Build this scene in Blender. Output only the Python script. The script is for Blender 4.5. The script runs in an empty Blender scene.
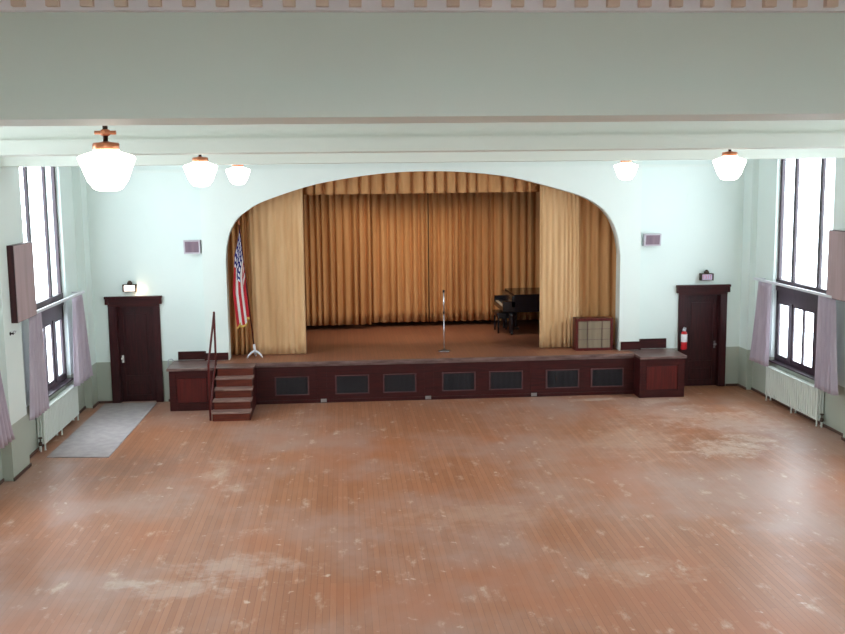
import bpy, bmesh, math, random
from mathutils import Vector, Matrix
random.seed(7)
SC = bpy.context.scene
COL = SC.collection
PI = math.pi

# ------------------------------------------------------------------ dimensions (metres)
H = 4.6146                      # eye height: on the gallery at the rear of the hall
XL, XR = -5.37, 8.78            # side walls
YB = 21.70                      # wall beside the proscenium
YP = 21.55                      # proscenium face
YS = 21.15                      # stage front
ZS = 0.88                       # stage floor
ZC = 5.62                       # ceiling
YR = -4.0                       # rear wall of the hall
BAY = 5.15

# ------------------------------------------------------------------ helpers
ORG = {}

def lin(r, g, b):
    def f(c):
        c /= 255.0
        return c / 12.92 if c <= 0.04045 else ((c + 0.055) / 1.055) ** 2.4
    return (f(r), f(g), f(b), 1.0)


class MB:
    """collects shapes in world coordinates, linked as ONE mesh object"""
    def __init__(self):
        self.bm = bmesh.new()

    def box(self, x0, x1, y0, y1, z0, z1, bevel=0.0):
        x0, x1 = min(x0, x1), max(x0, x1)
        y0, y1 = min(y0, y1), max(y0, y1)
        z0, z1 = min(z0, z1), max(z0, z1)
        v = [self.bm.verts.new(p) for p in [(x0, y0, z0), (x1, y0, z0), (x1, y1, z0), (x0, y1, z0),
                                            (x0, y0, z1), (x1, y0, z1), (x1, y1, z1), (x0, y1, z1)]]
        fs = [self.bm.faces.new([v[i] for i in q]) for q in
              [(0, 3, 2, 1), (4, 5, 6, 7), (0, 1, 5, 4), (1, 2, 6, 5), (2, 3, 7, 6), (3, 0, 4, 7)]]
        if bevel > 0:
            es = list({e for f in fs for e in f.edges})
            bmesh.ops.bevel(self.bm, geom=es, offset=bevel, segments=2, affect='EDGES', profile=0.7)
        return self

    def tube(self, pts, r, seg=10, cap=True):
        pts = [Vector(p) for p in pts]
        n = len(pts)
        rs = r if isinstance(r, (list, tuple)) else [r] * n
        rings = []
        prev = None
        for i, p in enumerate(pts):
            t = (pts[min(i + 1, n - 1)] - pts[max(i - 1, 0)]).normalized()
            if prev is None:
                a = Vector((0, 0, 1)) if abs(t.z) < 0.9 else Vector((1, 0, 0))
                u = t.cross(a).normalized()
            else:
                u = (prev - t * prev.dot(t)).normalized()
            prev = u
            w = t.cross(u)
            rings.append([self.bm.verts.new(p + (u * math.cos(2 * PI * k / seg) + w * math.sin(2 * PI * k / seg)) * rs[i])
                          for k in range(seg)])
        for a, b in zip(rings, rings[1:]):
            for k in range(seg):
                f = self.bm.faces.new((a[k], a[(k + 1) % seg], b[(k + 1) % seg], b[k]))
                f.smooth = True
        if cap:
            self.bm.faces.new(rings[0][::-1])
            self.bm.faces.new(rings[-1])
        return self

    def lathe(self, c, prof, seg=32, axis='Z', smooth=True):
        """prof: list of (radius, height)"""
        rings = []
        for r, h in prof:
            ring = []
            for k in range(seg):
                a = 2 * PI * k / seg
                ca, sa = r * math.cos(a), r * math.sin(a)
                p = {'Z': (ca, sa, h), 'Y': (ca, h, sa), 'X': (h, ca, sa)}[axis]
                ring.append(self.bm.verts.new(Vector(c) + Vector(p)))
            rings.append(ring)
        for a, b in zip(rings, rings[1:]):
            for k in range(seg):
                f = self.bm.faces.new((a[k], a[(k + 1) % seg], b[(k + 1) % seg], b[k]))
                f.smooth = smooth
        self.bm.faces.new(rings[0][::-1])
        self.bm.faces.new(rings[-1])
        return self

    def prism(self, poly, z0, z1, plane='XY'):
        """poly extruded along the missing axis"""
        def P(a, b, c):
            return {'XY': (a, b, c), 'XZ': (a, c, b), 'YZ': (c, a, b)}[plane]
        lo = [self.bm.verts.new(P(a, b, z0)) for a, b in poly]
        hi = [self.bm.verts.new(P(a, b, z1)) for a, b in poly]
        n = len(poly)
        self.bm.faces.new(lo[::-1])
        self.bm.faces.new(hi)
        for i in range(n):
            self.bm.faces.new((lo[i], lo[(i + 1) % n], hi[(i + 1) % n], hi[i]))
        return self

    def grid(self, nu, nv, fn, uv=False):
        vs = [[self.bm.verts.new(fn(i / nu, j / nv)) for j in range(nv + 1)] for i in range(nu + 1)]
        lay = self.bm.loops.layers.uv.verify() if uv else None
        for i in range(nu):
            for j in range(nv):
                f = self.bm.faces.new((vs[i][j], vs[i + 1][j], vs[i + 1][j + 1], vs[i][j + 1]))
                f.smooth = True
                if uv:
                    for l, (a, b) in zip(f.loops, [(i, j), (i + 1, j), (i + 1, j + 1), (i, j + 1)]):
                        l[lay].uv = (a / nu, b / nv)
        return self

    def build(self, name, mat, parent=None, origin=None, normals=True):
        if normals:
            bmesh.ops.recalc_face_normals(self.bm, faces=self.bm.faces[:])
        if parent is not None:
            o0 = ORG[parent.name]
        elif origin is not None:
            o0 = Vector(origin)
        else:
            xs = [v.co for v in self.bm.verts]
            o0 = Vector(((min(v.x for v in xs) + max(v.x for v in xs)) / 2,
                         (min(v.y for v in xs) + max(v.y for v in xs)) / 2, min(v.z for v in xs)))
        for v in self.bm.verts:
            v.co -= o0
        me = bpy.data.meshes.new(name)
        self.bm.to_mesh(me)
        self.bm.free()
        ob = bpy.data.objects.new(name, me)
        COL.objects.link(ob)
        me.materials.append(mat)
        if parent is not None:
            ob.parent = parent
        else:
            ob.location = o0
        ORG[ob.name] = o0
        return ob


def thing(name, label, cat, loc, group=None):
    o = bpy.data.objects.new(name, None)
    o.empty_display_size = 0.2
    COL.objects.link(o)
    o.location = loc
    ORG[o.name] = Vector(loc)
    return tag(o, label, cat, group)


def tag(o, label=None, cat=None, group=None, kind=None):
    if label: o['label'] = label
    if cat: o['category'] = cat
    if group: o['group'] = group
    if kind: o['kind'] = kind
    return o


def struct(name, mb, mat, label=None, origin=(0, 0, 0)):
    o = mb.build(name, mat, None, origin)
    o['kind'] = 'structure'
    if label: o['label'] = label
    return o


def struct_root(name, loc, label=None):
    o = bpy.data.objects.new(name, None)
    COL.objects.link(o)
    o.location = loc
    ORG[o.name] = Vector(loc)
    o['kind'] = 'structure'
    if label: o['label'] = label
    return o


# ------------------------------------------------------------------ materials
class NT:
    def __init__(self, name):
        self.m = bpy.data.materials.new(name)
        self.m.use_nodes = True
        self.t = self.m.node_tree
        self.t.nodes.clear()
        self.out = self.n('ShaderNodeOutputMaterial')

    def n(self, typ, **kw):
        nd = self.t.nodes.new(typ)
        for k, v in kw.items():
            setattr(nd, k, v)
        return nd

    def l(self, a, b):
        self.t.links.new(a, b)

    def math(self, op, a, b=None, c=None, clamp=False):
        nd = self.n('ShaderNodeMath', operation=op, use_clamp=clamp)
        for i, v in enumerate((a, b, c)):
            if v is None: continue
            if isinstance(v, (int, float)): nd.inputs[i].default_value = v
            else: self.l(v, nd.inputs[i])
        return nd.outputs[0]

    def mix(self, fac, a, b, blend='MIX'):
        nd = self.n('ShaderNodeMix', data_type='RGBA', blend_type=blend)
        for i, v in ((0, fac), (6, a), (7, b)):
            if isinstance(v, (int, float)): nd.inputs[i].default_value = v
            elif isinstance(v, tuple): nd.inputs[i].default_value = v
            else: self.l(v, nd.inputs[i])
        return nd.outputs[2]

    def coords(self):
        return self.n('ShaderNodeTexCoord').outputs['Object']

    def mapping(self, vec, scale=(1, 1, 1), loc=(0, 0, 0), rot=(0, 0, 0)):
        nd = self.n('ShaderNodeMapping')
        self.l(vec, nd.inputs[0])
        nd.inputs[1].default_value = loc
        nd.inputs[2].default_value = rot
        nd.inputs[3].default_value = scale
        return nd.outputs[0]

    def noise(self, vec, scale, detail=3, rough=0.5):
        nd = self.n('ShaderNodeTexNoise')
        self.l(vec, nd.inputs['Vector'])
        nd.inputs['Scale'].default_value = scale
        nd.inputs['Detail'].default_value = detail
        nd.inputs['Roughness'].default_value = rough
        return nd.outputs[0]

    def ramp(self, v, lo, hi, smooth=True):
        nd = self.n('ShaderNodeMapRange')
        if smooth: nd.interpolation_type = 'SMOOTHSTEP'
        self.l(v, nd.inputs[0])
        nd.inputs[1].default_value = lo
        nd.inputs[2].default_value = hi
        return nd.outputs[0]

    def bsdf(self, col, rough=0.5, spec=0.5, metal=0.0, bump=None, bstr=0.1, bdist=0.01):
        b = self.n('ShaderNodeBsdfPrincipled')
        if isinstance(col, tuple): b.inputs['Base Color'].default_value = col
        else: self.l(col, b.inputs['Base Color'])
        if isinstance(rough, (int, float)): b.inputs['Roughness'].default_value = rough
        else: self.l(rough, b.inputs['Roughness'])
        b.inputs['Specular IOR Level'].default_value = spec
        b.inputs['Metallic'].default_value = metal
        if bump is not None:
            bn = self.n('ShaderNodeBump')
            bn.inputs['Strength'].default_value = bstr
            bn.inputs['Distance'].default_value = bdist
            self.l(bump, bn.inputs['Height'])
            self.l(bn.outputs[0], b.inputs['Normal'])
        return b.outputs[0]

    def done(self, sh):
        self.l(sh, self.out.inputs[0])
        return self.m


def paint(name, col, rough=0.5, var=0.06, scale=1.5, spec=0.4, bstr=0.05):
    t = NT(name)
    c = t.coords()
    n = t.noise(c, scale, 4)
    d = tuple(x * (1 - var) for x in col[:3]) + (1,)
    return t.done(t.bsdf(t.mix(n, d, col), rough, spec, bump=t.noise(c, 40, 2), bstr=bstr, bdist=0.004))


def wall_paint(name):
    """two-tone wall: mint above, grey-green dado below"""
    t = NT(name)
    c = t.coords()
    sep = t.n('ShaderNodeSeparateXYZ')
    t.l(c, sep.inputs[0])
    up = t.math('GREATER_THAN', sep.outputs[2], 0.875)
    n = t.noise(c, 0.9, 4)
    mint = t.mix(n, lin(216, 229, 224), lin(226, 236, 231))
    dado = t.mix(n, lin(160, 168, 155), lin(173, 179, 166))
    stain = t.ramp(t.noise(t.mapping(c, (3, 3, 1.2)), 1.1, 5, 0.6), 0.66, 0.8)
    mint = t.mix(t.math('MULTIPLY', stain, 0.22), mint, lin(178, 190, 182))
    return t.done(t.bsdf(t.mix(up, dado, mint), 0.5, 0.4, bump=t.noise(c, 30, 2), bstr=0.05, bdist=0.004))


def wood(name, c1, c2, rough=0.35, scale=(1.2, 14, 14), spec=0.5):
    t = NT(name)
    c = t.coords()
    n = t.noise(t.mapping(c, scale), 2.0, 5, 0.6)
    col = t.mix(t.ramp(n, 0.3, 0.7), c1, c2)
    return t.done(t.bsdf(col, rough, spec, bump=n, bstr=0.06, bdist=0.004))


def metal(name, col, rough=0.3):
    t = NT(name)
    c = t.coords()
    return t.done(t.bsdf(t.mix(t.noise(c, 8, 2), col, tuple(x * 0.8 for x in col[:3]) + (1,)), rough, 0.5, 1.0))


def fabric(name, c1, c2, rough=0.9, transl=0.0, weave=260, sheen=0.0):
    t = NT(name)
    c = t.coords()
    n = t.noise(t.mapping(c, (5, 5, 0.5)), 1.2, 4, 0.55)
    wv = t.n('ShaderNodeTexWave', wave_type='BANDS', bands_direction='Z')
    t.l(c, wv.inputs[0])
    wv.inputs['Scale'].default_value = weave / 10
    wv.inputs['Distortion'].default_value = 2
    col = t.mix(t.ramp(n, 0.3, 0.7), c1, c2)
    b = t.bsdf(col, rough, 0.2, bump=wv.outputs[1], bstr=0.04, bdist=0.002)
    if transl > 0:
        tr = t.n('ShaderNodeBsdfTranslucent')
        t.l(col, tr.inputs[0])
        ms = t.n('ShaderNodeMixShader')
        ms.inputs[0].default_value = transl
        t.l(b, ms.inputs[1])
        t.l(tr.outputs[0], ms.inputs[2])
        return t.done(ms.outputs[0])
    return t.done(b)


def plain(name, col, rough=0.5, spec=0.5, var=0.08, scale=6):
    t = NT(name)
    c = t.coords()
    return t.done(t.bsdf(t.mix(t.noise(c, scale, 3), tuple(x * (1 - var) for x in col[:3]) + (1,), col), rough, spec))


def glow(name, col, strength, base=(0.9, 0.9, 0.88, 1)):
    t = NT(name)
    e = t.n('ShaderNodeEmission')
    lw = t.n('ShaderNodeLayerWeight')
    lw.inputs[0].default_value = 0.3
    t.l(t.mix(lw.outputs[1], col, tuple(x * 0.9 for x in col[:3]) + (1,)), e.inputs[0])
    e.inputs[1].default_value = strength
    b = t.bsdf(base, 0.25, 0.5)
    a = t.n('ShaderNodeAddShader')
    t.l(e.outputs[0], a.inputs[0])
    t.l(b, a.inputs[1])
    return t.done(a.outputs[0])


def glass_mat():
    t = NT('window_glass')
    tr = t.n('ShaderNodeBsdfTransparent')
    tr.inputs[0].default_value = (0.96, 0.98, 1.0, 1)
    gl = t.n('ShaderNodeBsdfGlossy')
    c = t.coords()
    t.l(t.ramp(t.noise(c, 3, 2), 0, 1), gl.inputs['Roughness'])
    gl.inputs['Roughness'].default_value = 0.05
    t.t.links.remove(gl.inputs['Roughness'].links[0])
    ms = t.n('ShaderNodeMixShader')
    lw = t.n('ShaderNodeLayerWeight')
    lw.inputs[0].default_value = 0.15
    t.l(t.math('MULTIPLY', lw.outputs[0], 0.3), ms.inputs[0])
    t.l(tr.outputs[0], ms.inputs[1])
    t.l(gl.outputs[0], ms.inputs[2])
    return t.done(ms.outputs[0])


def floor_mat():
    t = NT('strip_floor')
    c = t.coords()
    rot = t.mapping(c, rot=(0, 0, PI / 2))
    br = t.n('ShaderNodeTexBrick')
    t.l(rot, br.inputs['Vector'])
    br.offset = 0.37
    br.inputs['Color1'].default_value = lin(154, 102, 74)
    br.inputs['Color2'].default_value = lin(172, 118, 88)
    br.inputs['Mortar'].default_value = lin(124, 80, 60)
    br.inputs['Scale'].default_value = 1.0
    br.inputs['Mortar Size'].default_value = 0.0035
    br.inputs['Mortar Smooth'].default_value = 0.3
    br.inputs['Bias'].default_value = 0.0
    br.inputs['Brick Width'].default_value = 1.9
    br.inputs['Row Height'].default_value = 0.075
    col = br.outputs[0]
    # grain
    g = t.noise(t.mapping(c, (30, 1.2, 1)), 1.5, 5, 0.6)
    col = t.mix(t.ramp(g, 0.35, 0.75), col, lin(164, 104, 70), 'MIX')
    col = t.mix(0.55, br.outputs[0], col)
    # worn, dusty traffic areas
    n1 = t.noise(t.mapping(c, (1, 0.8, 1), (3.1, 1.7, 0)), 0.35, 5, 0.62)
    col = t.mix(t.math('MULTIPLY', t.ramp(n1, 0.42, 0.66), 0.8), col, lin(170, 140, 128))
    # redder varnished areas left between them
    n4 = t.noise(t.mapping(c, (1, 0.7, 1), (8.3, 4.7, 0)), 0.45, 3, 0.5)
    col = t.mix(t.math('MULTIPLY', t.ramp(n4, 0.5, 0.7), 0.5), col, lin(172, 100, 60))
    # scuffs, stretched along the boards
    n2 = t.noise(t.mapping(c, (2.2, 1.0, 1)), 1.7, 6, 0.68)
    scuff = t.math('MULTIPLY', t.ramp(n2, 0.56, 0.74), 0.6)
    col = t.mix(scuff, col, lin(216, 196, 178))
    n3 = t.noise(t.mapping(c, (1, 0.9, 1), (11, 5, 0)), 5.0, 3, 0.6)
    col = t.mix(t.math('MULTIPLY', t.ramp(n3, 0.66, 0.74), 0.6), col, lin(222, 206, 190))
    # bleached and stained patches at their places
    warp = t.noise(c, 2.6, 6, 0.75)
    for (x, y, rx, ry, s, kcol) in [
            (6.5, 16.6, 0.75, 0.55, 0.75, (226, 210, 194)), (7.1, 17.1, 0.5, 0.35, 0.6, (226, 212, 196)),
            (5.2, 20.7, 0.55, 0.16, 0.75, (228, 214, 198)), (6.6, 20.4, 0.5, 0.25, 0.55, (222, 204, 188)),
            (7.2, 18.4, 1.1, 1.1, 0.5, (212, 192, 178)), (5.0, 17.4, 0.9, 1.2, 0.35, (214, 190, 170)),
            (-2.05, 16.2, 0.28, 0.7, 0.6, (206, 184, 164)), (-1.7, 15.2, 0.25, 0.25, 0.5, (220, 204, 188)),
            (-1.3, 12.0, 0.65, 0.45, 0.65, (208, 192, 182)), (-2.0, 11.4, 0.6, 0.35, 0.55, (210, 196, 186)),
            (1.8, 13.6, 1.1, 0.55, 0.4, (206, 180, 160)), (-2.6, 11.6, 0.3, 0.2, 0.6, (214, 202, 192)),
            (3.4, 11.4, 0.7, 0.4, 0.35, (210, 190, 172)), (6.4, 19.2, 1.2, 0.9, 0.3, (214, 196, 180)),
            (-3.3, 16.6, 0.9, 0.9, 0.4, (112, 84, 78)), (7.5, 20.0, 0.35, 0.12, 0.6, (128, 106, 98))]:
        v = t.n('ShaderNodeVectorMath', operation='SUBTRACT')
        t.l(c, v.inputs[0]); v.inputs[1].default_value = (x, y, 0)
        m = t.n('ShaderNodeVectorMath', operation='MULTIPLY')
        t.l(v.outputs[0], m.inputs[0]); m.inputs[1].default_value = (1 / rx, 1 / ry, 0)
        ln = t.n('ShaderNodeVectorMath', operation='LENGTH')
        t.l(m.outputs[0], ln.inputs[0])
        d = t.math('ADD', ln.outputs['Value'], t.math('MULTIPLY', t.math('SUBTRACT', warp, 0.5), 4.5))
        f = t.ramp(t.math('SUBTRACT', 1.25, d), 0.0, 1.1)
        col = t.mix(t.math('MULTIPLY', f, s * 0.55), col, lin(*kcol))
    rough = t.math('ADD', 0.30, t.math('MULTIPLY', n2, 0.16))
    hgt = t.math('SUBTRACT', t.math('MULTIPLY', g, 0.2), br.outputs[1])
    return t.done(t.bsdf(col, rough, 0.5, bump=hgt, bstr=0.12, bdist=0.003))


def deck_mat():
    t = NT('stage_deck_boards')
    c = t.coords()
    br = t.n('ShaderNodeTexBrick')
    t.l(t.mapping(c, rot=(0, 0, PI / 2)), br.inputs['Vector'])
    br.inputs['Color1'].default_value = lin(152, 82, 42)
    br.inputs['Color2'].default_value = lin(172, 98, 54)
    br.inputs['Mortar'].default_value = lin(80, 42, 26)
    br.inputs['Scale'].default_value = 1.0
    br.inputs['Mortar Size'].default_value = 0.003
    br.inputs['Brick Width'].default_value = 2.2
    br.inputs['Row Height'].default_value = 0.08
    sep = t.n('ShaderNodeSeparateXYZ')
    t.l(c, sep.inputs[0])
    # bare, scuffed strip of the apron in front of the curtain line
    n = t.noise(t.mapping(c, (1, 2, 1)), 2.0, 5, 0.65)
    wear = t.ramp(t.math('ADD', sep.outputs[1], t.math('MULTIPLY', n, 0.9)), 22.9, 22.2)
    col = t.mix(t.math('MULTIPLY', wear, 0.55), br.outputs[0], lin(140, 106, 92))
    col = t.mix(t.math('MULTIPLY', t.ramp(n, 0.6, 0.8), 0.35), col, lin(180, 150, 132))
    return t.done(t.bsdf(col, 0.38, 0.5))


def flag_mat():
    t = NT('flag_cloth')
    uv = t.n('ShaderNodeTexCoord').outputs['UV']
    sep = t.n('ShaderNodeSeparateXYZ')
    t.l(uv, sep.inputs[0])
    u, v = sep.outputs[0], sep.outputs[1]
    st = t.math('MODULO', t.math('FLOOR', t.math('MULTIPLY', v, 13.0)), 2.0)
    col = t.mix(st, lin(190, 40, 52), lin(238, 234, 232))
    cant = t.math('MULTIPLY', t.math('LESS_THAN', u, 0.37), t.math('LESS_THAN', v, 7 / 13))
    # stars, as small dots in staggered rows
    su = t.math('MULTIPLY', u, 5 / 0.4)
    sv = t.math('MULTIPLY', v, 13 / 7 * 6)
    fu = t.math('SUBTRACT', t.math('FRACT', su), 0.5)
    fv = t.math('SUBTRACT', t.math('FRACT', sv), 0.5)
    r = t.math('ADD', t.math('MULTIPLY', fu, fu), t.math('MULTIPLY', fv, fv))
    star = t.math('LESS_THAN', r, 0.11)
    blue = t.mix(star, lin(44, 48, 128), lin(238, 238, 244))
    col = t.mix(cant, col, blue)
    b = t.bsdf(col, 0.75, 0.25)
    tr = t.n('ShaderNodeBsdfTranslucent')
    t.l(col, tr.inputs[0])
    ms = t.n('ShaderNodeMixShader')
    ms.inputs[0].default_value = 0.2
    t.l(b, ms.inputs[1]); t.l(tr.outputs[0], ms.inputs[2])
    return t.done(ms.outputs[0])


M = {}
M['wall'] = wall_paint('mint_two_tone_wall')
M['mint'] = paint('mint_plaster', lin(226, 235, 229), 0.5)
M['beam'] = paint('beam_plaster', lin(216, 222, 211), 0.55)
M['ceil'] = paint('ceiling_plaster', lin(226, 230, 226), 0.6)
M['cornice'] = paint('cornice_paint', lin(240, 234, 236), 0.5)
M['tan'] = paint('tan_dentil', lin(228, 202, 184), 0.5)  # tan tone for the dentils, deeper than the cornice white
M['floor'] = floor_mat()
M['deck'] = deck_mat()
M['mahog'] = wood('dark_mahogany', lin(44, 13, 14), lin(66, 21, 20), 0.38, spec=0.25)
M['mahog_v'] = wood('dark_mahogany_upright', lin(44, 16, 19), lin(66, 26, 28), 0.34, (14, 14, 1.2), 0.3)
M['mahog_red'] = wood('red_mahogany', lin(70, 20, 18), lin(90, 28, 24), 0.36, (14, 14, 1.2), 0.3)
M['worn'] = wood('worn_stage_top', lin(82, 58, 54), lin(124, 98, 92), 0.35, (1.5, 8, 8))
M['tread'] = wood('worn_stair_tread', lin(104, 74, 66), lin(150, 122, 112), 0.4, (2, 10, 10))
M['riser'] = wood('stair_riser_wood', lin(86, 36, 24), lin(112, 50, 34), 0.42, spec=0.3)
M['winframe'] = wood('window_frame_wood', lin(44, 30, 40), lin(60, 42, 52), 0.35, (14, 14, 1.5))
M['glass'] = glass_mat()
M['gold'] = fabric('tan_stage_velour', lin(206, 164, 118), lin(218, 180, 136))
M['gold_d'] = fabric('brown_stage_velour', lin(196, 144, 94), lin(210, 160, 110))
M['lav'] = fabric('lavender_grey_drapery', lin(182, 170, 184), lin(198, 188, 198), transl=0.15)
M['white_metal'] = plain('white_enamel', lin(214, 216, 222), 0.35)
M['rad'] = plain('pale_radiator_enamel', lin(222, 229, 222), 0.4, var=0.05)
M['brass'] = metal('copper_brass', lin(196, 126, 92), 0.35)
M['iron'] = metal('dark_bronze', lin(84, 70, 62), 0.45)
M['chrome'] = metal('chrome', lin(226, 226, 232), 0.4)
M['globe'] = glow('opal_globe_lit', (1.0, 0.93, 0.82, 1), 3.2)
M['black'] = plain('black_paint', lin(20, 18, 22), 0.4)
M['piano'] = plain('black_piano_lacquer', lin(24, 21, 26), 0.22)
M['ivory'] = plain('ivory', lin(226, 216, 196), 0.35)
M['grille'] = plain('dark_grille_mesh', lin(46, 44, 50), 0.5)
M['grille_bar'] = plain('grille_slats', lin(66, 62, 70), 0.45)
M['trimline'] = wood('grille_moulding', lin(74, 42, 44), lin(92, 56, 58), 0.4)
M['spk_frame'] = plain('grey_speaker_case', lin(196, 190, 198), 0.45)
M['spk_cloth'] = fabric('mauve_speaker_cloth', lin(122, 104, 116), lin(140, 120, 130))
M['beige'] = fabric('beige_grille_cloth', lin(120, 108, 90), lin(138, 124, 104), weave=500)
M['board'] = fabric('brown_board', lin(162, 144, 144), lin(176, 156, 158))
M['mat'] = fabric('grey_mat', lin(160, 152, 152), lin(174, 165, 165), weave=900)
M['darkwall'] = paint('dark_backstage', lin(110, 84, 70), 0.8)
M['red'] = plain('extinguisher_red', lin(196, 26, 34), 0.3)
M['glare'] = plain('white_glare', lin(240, 238, 240), 0.5)
M['cord'] = plain('grey_cord', lin(170, 174, 180), 0.5)
M['goldfr'] = fabric('gold_fringe', lin(200, 160, 80), lin(220, 184, 104))
M['exit_lit'] = glow('exit_face_lit', (1.0, 0.86, 0.76, 1), 1.1)
M['exit_dim'] = plain('exit_face_dim', lin(206, 190, 220), 0.3)
M['exit_red'] = plain('exit_letter_red', lin(206, 120, 132), 0.4)
M['steel'] = metal('outlet_steel', lin(170, 166, 166), 0.35)
M['porc'] = plain('porcelain_knob', lin(236, 234, 230), 0.2)
M['base'] = wood('dark_baseboard', lin(62, 40, 34), lin(84, 56, 46), 0.4)

# ------------------------------------------------------------------ the room shell
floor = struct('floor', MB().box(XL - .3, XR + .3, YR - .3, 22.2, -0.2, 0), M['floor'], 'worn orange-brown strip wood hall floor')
ceil = struct('ceiling', MB().box(XL - .3, XR + .3, YR - .3, 22.2, ZC, ZC + .2), M['ceil'])

WIN_Y = [(17.86 - BAY * k, 20.32 - BAY * k) for k in range(3)]      # bays from the stage back to the gallery
WZ0, WZ1 = 0.79, 5.25


def side_wall(name, xs, sgn):
    """sgn -1: left wall, its inner face at xs, solid going outwards"""
    mb = MB()
    a, b = xs, xs + sgn * 0.30
    ys = sorted(WIN_Y)
    cur = YR - 0.3
    for y0, y1 in ys:
        mb.box(a, b, cur, y0, 0, ZC)
        mb.box(a, b, y0, y1, 0, WZ0)
        mb.box(a, b, y0, y1, WZ1, ZC)
        cur = y1
    mb.box(a, b, cur, 22.2, 0, ZC)
    # pilasters under the beams, and in the corner by the stage
    pd = 0.165 if sgn < 0 else 0.13
    for y0, y1 in [(16.05, 16.9), (10.9, 11.75), (5.76, 6.6), (0.6, 1.4), (21.25, YB)]:
        mb.box(a - sgn * pd, a + sgn * .05, y0, y1, 0, ZC if y0 < 20 else ZC)
    return struct(name, mb, M['wall'])


side_wall('wall_left', XL, -1)
side_wall('wall_right', XR, 1)
REAR_FILL = [(-3.4, -.7), (.35, 3.05), (4.1, 6.8)]  # openings added behind the camera to let in more daylight
mb = MB().box(XL, XR, YR - .3, YR, 0, 3.45).box(XL, XR, YR - .3, YR, 5.3, ZC)
xa = XL
for a, b in REAR_FILL + [(XR, XR)]:
    if a > xa: mb.box(xa, a, YR - .3, YR, 3.45, 5.3)
    xa = b
struct('wall_rear', mb, M['wall'])

# back wall either side of the proscenium, door openings left out
DL = (-4.75, -3.97)          # left door opening
DR = (7.41, 8.21)            # right door opening
DZ = 2.06
PX0, PX1 = -2.90, 6.36       # proscenium block
mb = MB()
mb.box(XL, DL[0], YB, YB + .3, 0, ZC)
mb.box(DL[0], DL[1], YB, YB + .3, DZ, ZC)
mb.box(DL[1], PX0, YB, YB + .3, 0, ZC)
mb.box(PX1, DR[0], YB, YB + .3, 0, ZC)
mb.box(DR[0], DR[1], YB, YB + .3, DZ, ZC)
mb.box(DR[1], XR, YB, YB + .3, 0, ZC)
struct('wall_back', mb, M['wall'])
# dark panels added behind the two doors to shut out sky light
for nm, (a, b) in (('wall_sky_block_left', DL), ('wall_sky_block_right', DR)):
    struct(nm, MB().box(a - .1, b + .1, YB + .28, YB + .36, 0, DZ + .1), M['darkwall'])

# proscenium with its flat arch
ARCH = [(-2.42, 3.0), (-2.40, 3.25), (-2.33, 3.55), (-2.17, 3.82), (-1.98, 3.98), (-1.63, 4.18), (-0.74, 4.47), (0.0, 4.62),
        (0.85, 4.73), (1.73, 4.77), (2.62, 4.74), (3.48, 4.64), (4.17, 4.48), (5.02, 4.23), (5.44, 4.01), (5.68, 3.76),
        (5.84, 3.42), (5.90, 3.12), (5.92, 2.95)]


def catmull(pts, n=6):
    out = []
    for i in range(len(pts) - 1):
        p0, p1, p2, p3 = pts[max(i - 1, 0)], pts[i], pts[i + 1], pts[min(i + 2, len(pts) - 1)]
        for k in range(n):
            t = k / n
            out.append(tuple(0.5 * (2 * p1[a] + (p2[a] - p0[a]) * t + (2 * p0[a] - 5 * p1[a] + 4 * p2[a] - p3[a]) * t * t
                                    + (3 * p1[a] - p0[a] - 3 * p2[a] + p3[a]) * t ** 3) for a in (0, 1)))
    out.append(pts[-1])
    return out


arch = catmull(ARCH, 6)
mb = MB()
Y0, Y1 = YP, YP + 0.34
bm = mb.bm
ring = []
for (x, z) in arch:
    ring.append([bm.verts.new(p) for p in ((x, Y0, z), (x, Y1, z), (x, Y0, ZC), (x, Y1, ZC))])
for a, b in zip(ring, ring[1:]):
    bm.faces.new((a[0], b[0], b[2], a[2]))
    bm.faces.new((a[1], a[3], b[3], b[1]))
    f = bm.faces.new((a[0], a[1], b[1], b[0])); f.smooth = True
    bm.faces.new((a[2], b[2], b[3], a[3]))
mb.box(PX0, ARCH[0][0], Y0, Y1, ZS - .02, ARCH[0][1]); mb.box(PX0, ARCH[0][0], Y0, Y1, ARCH[0][1], ZC)
mb.box(ARCH[-1][0], PX1, Y0, Y1, ZS - .02, ARCH[-1][1]); mb.box(ARCH[-1][0], PX1, Y0, Y1, ARCH[-1][1], ZC)
struct('wall_proscenium', mb, M['mint'], 'pale mint proscenium wall with a flat arched opening')

# stage house
mb = MB()
SX0, SX1, SYB, SZC = -3.0, 6.6, 27.2, 6.0
struct('wall_stage_left', MB().box(SX0 - .2, SX0, Y1, SYB, 0, SZC), M['darkwall'])
struct('wall_stage_right', MB().box(SX1, SX1 + .2, Y1, SYB, 0, SZC), M['darkwall'])
struct('wall_stage_rear', MB().box(SX0 - .2, SX1 + .2, SYB, SYB + .2, 0, SZC), M['darkwall'])
struct('ceiling_stage', MB().box(SX0 - .2, SX1 + .2, Y1, SYB + .2, SZC, SZC + .2), M['darkwall'])
struct('wall_stage_header', MB().box(SX0 - .2, SX1 + .2, 22.2, 22.25, ZC, SZC), M['darkwall'])

# ------------------------------------------------------------------ ceiling beams
for i, (y0, y1, zb) in enumerate([(5.76, 6.45, 4.955), (10.9, 11.6, 4.905), (16.05, 16.75, 4.87), (0.61, 1.31, 4.955)]):
    mb = MB().box(XL, XR, y0 + .04, y1 - .04, zb + .15, ZC)
    mb.box(XL, XR, y0, y1, zb, zb + .15)
    r = struct('trim_%d' % (i + 1), mb, M['beam'], 'plaster ceiling beam across the hall')
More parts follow.
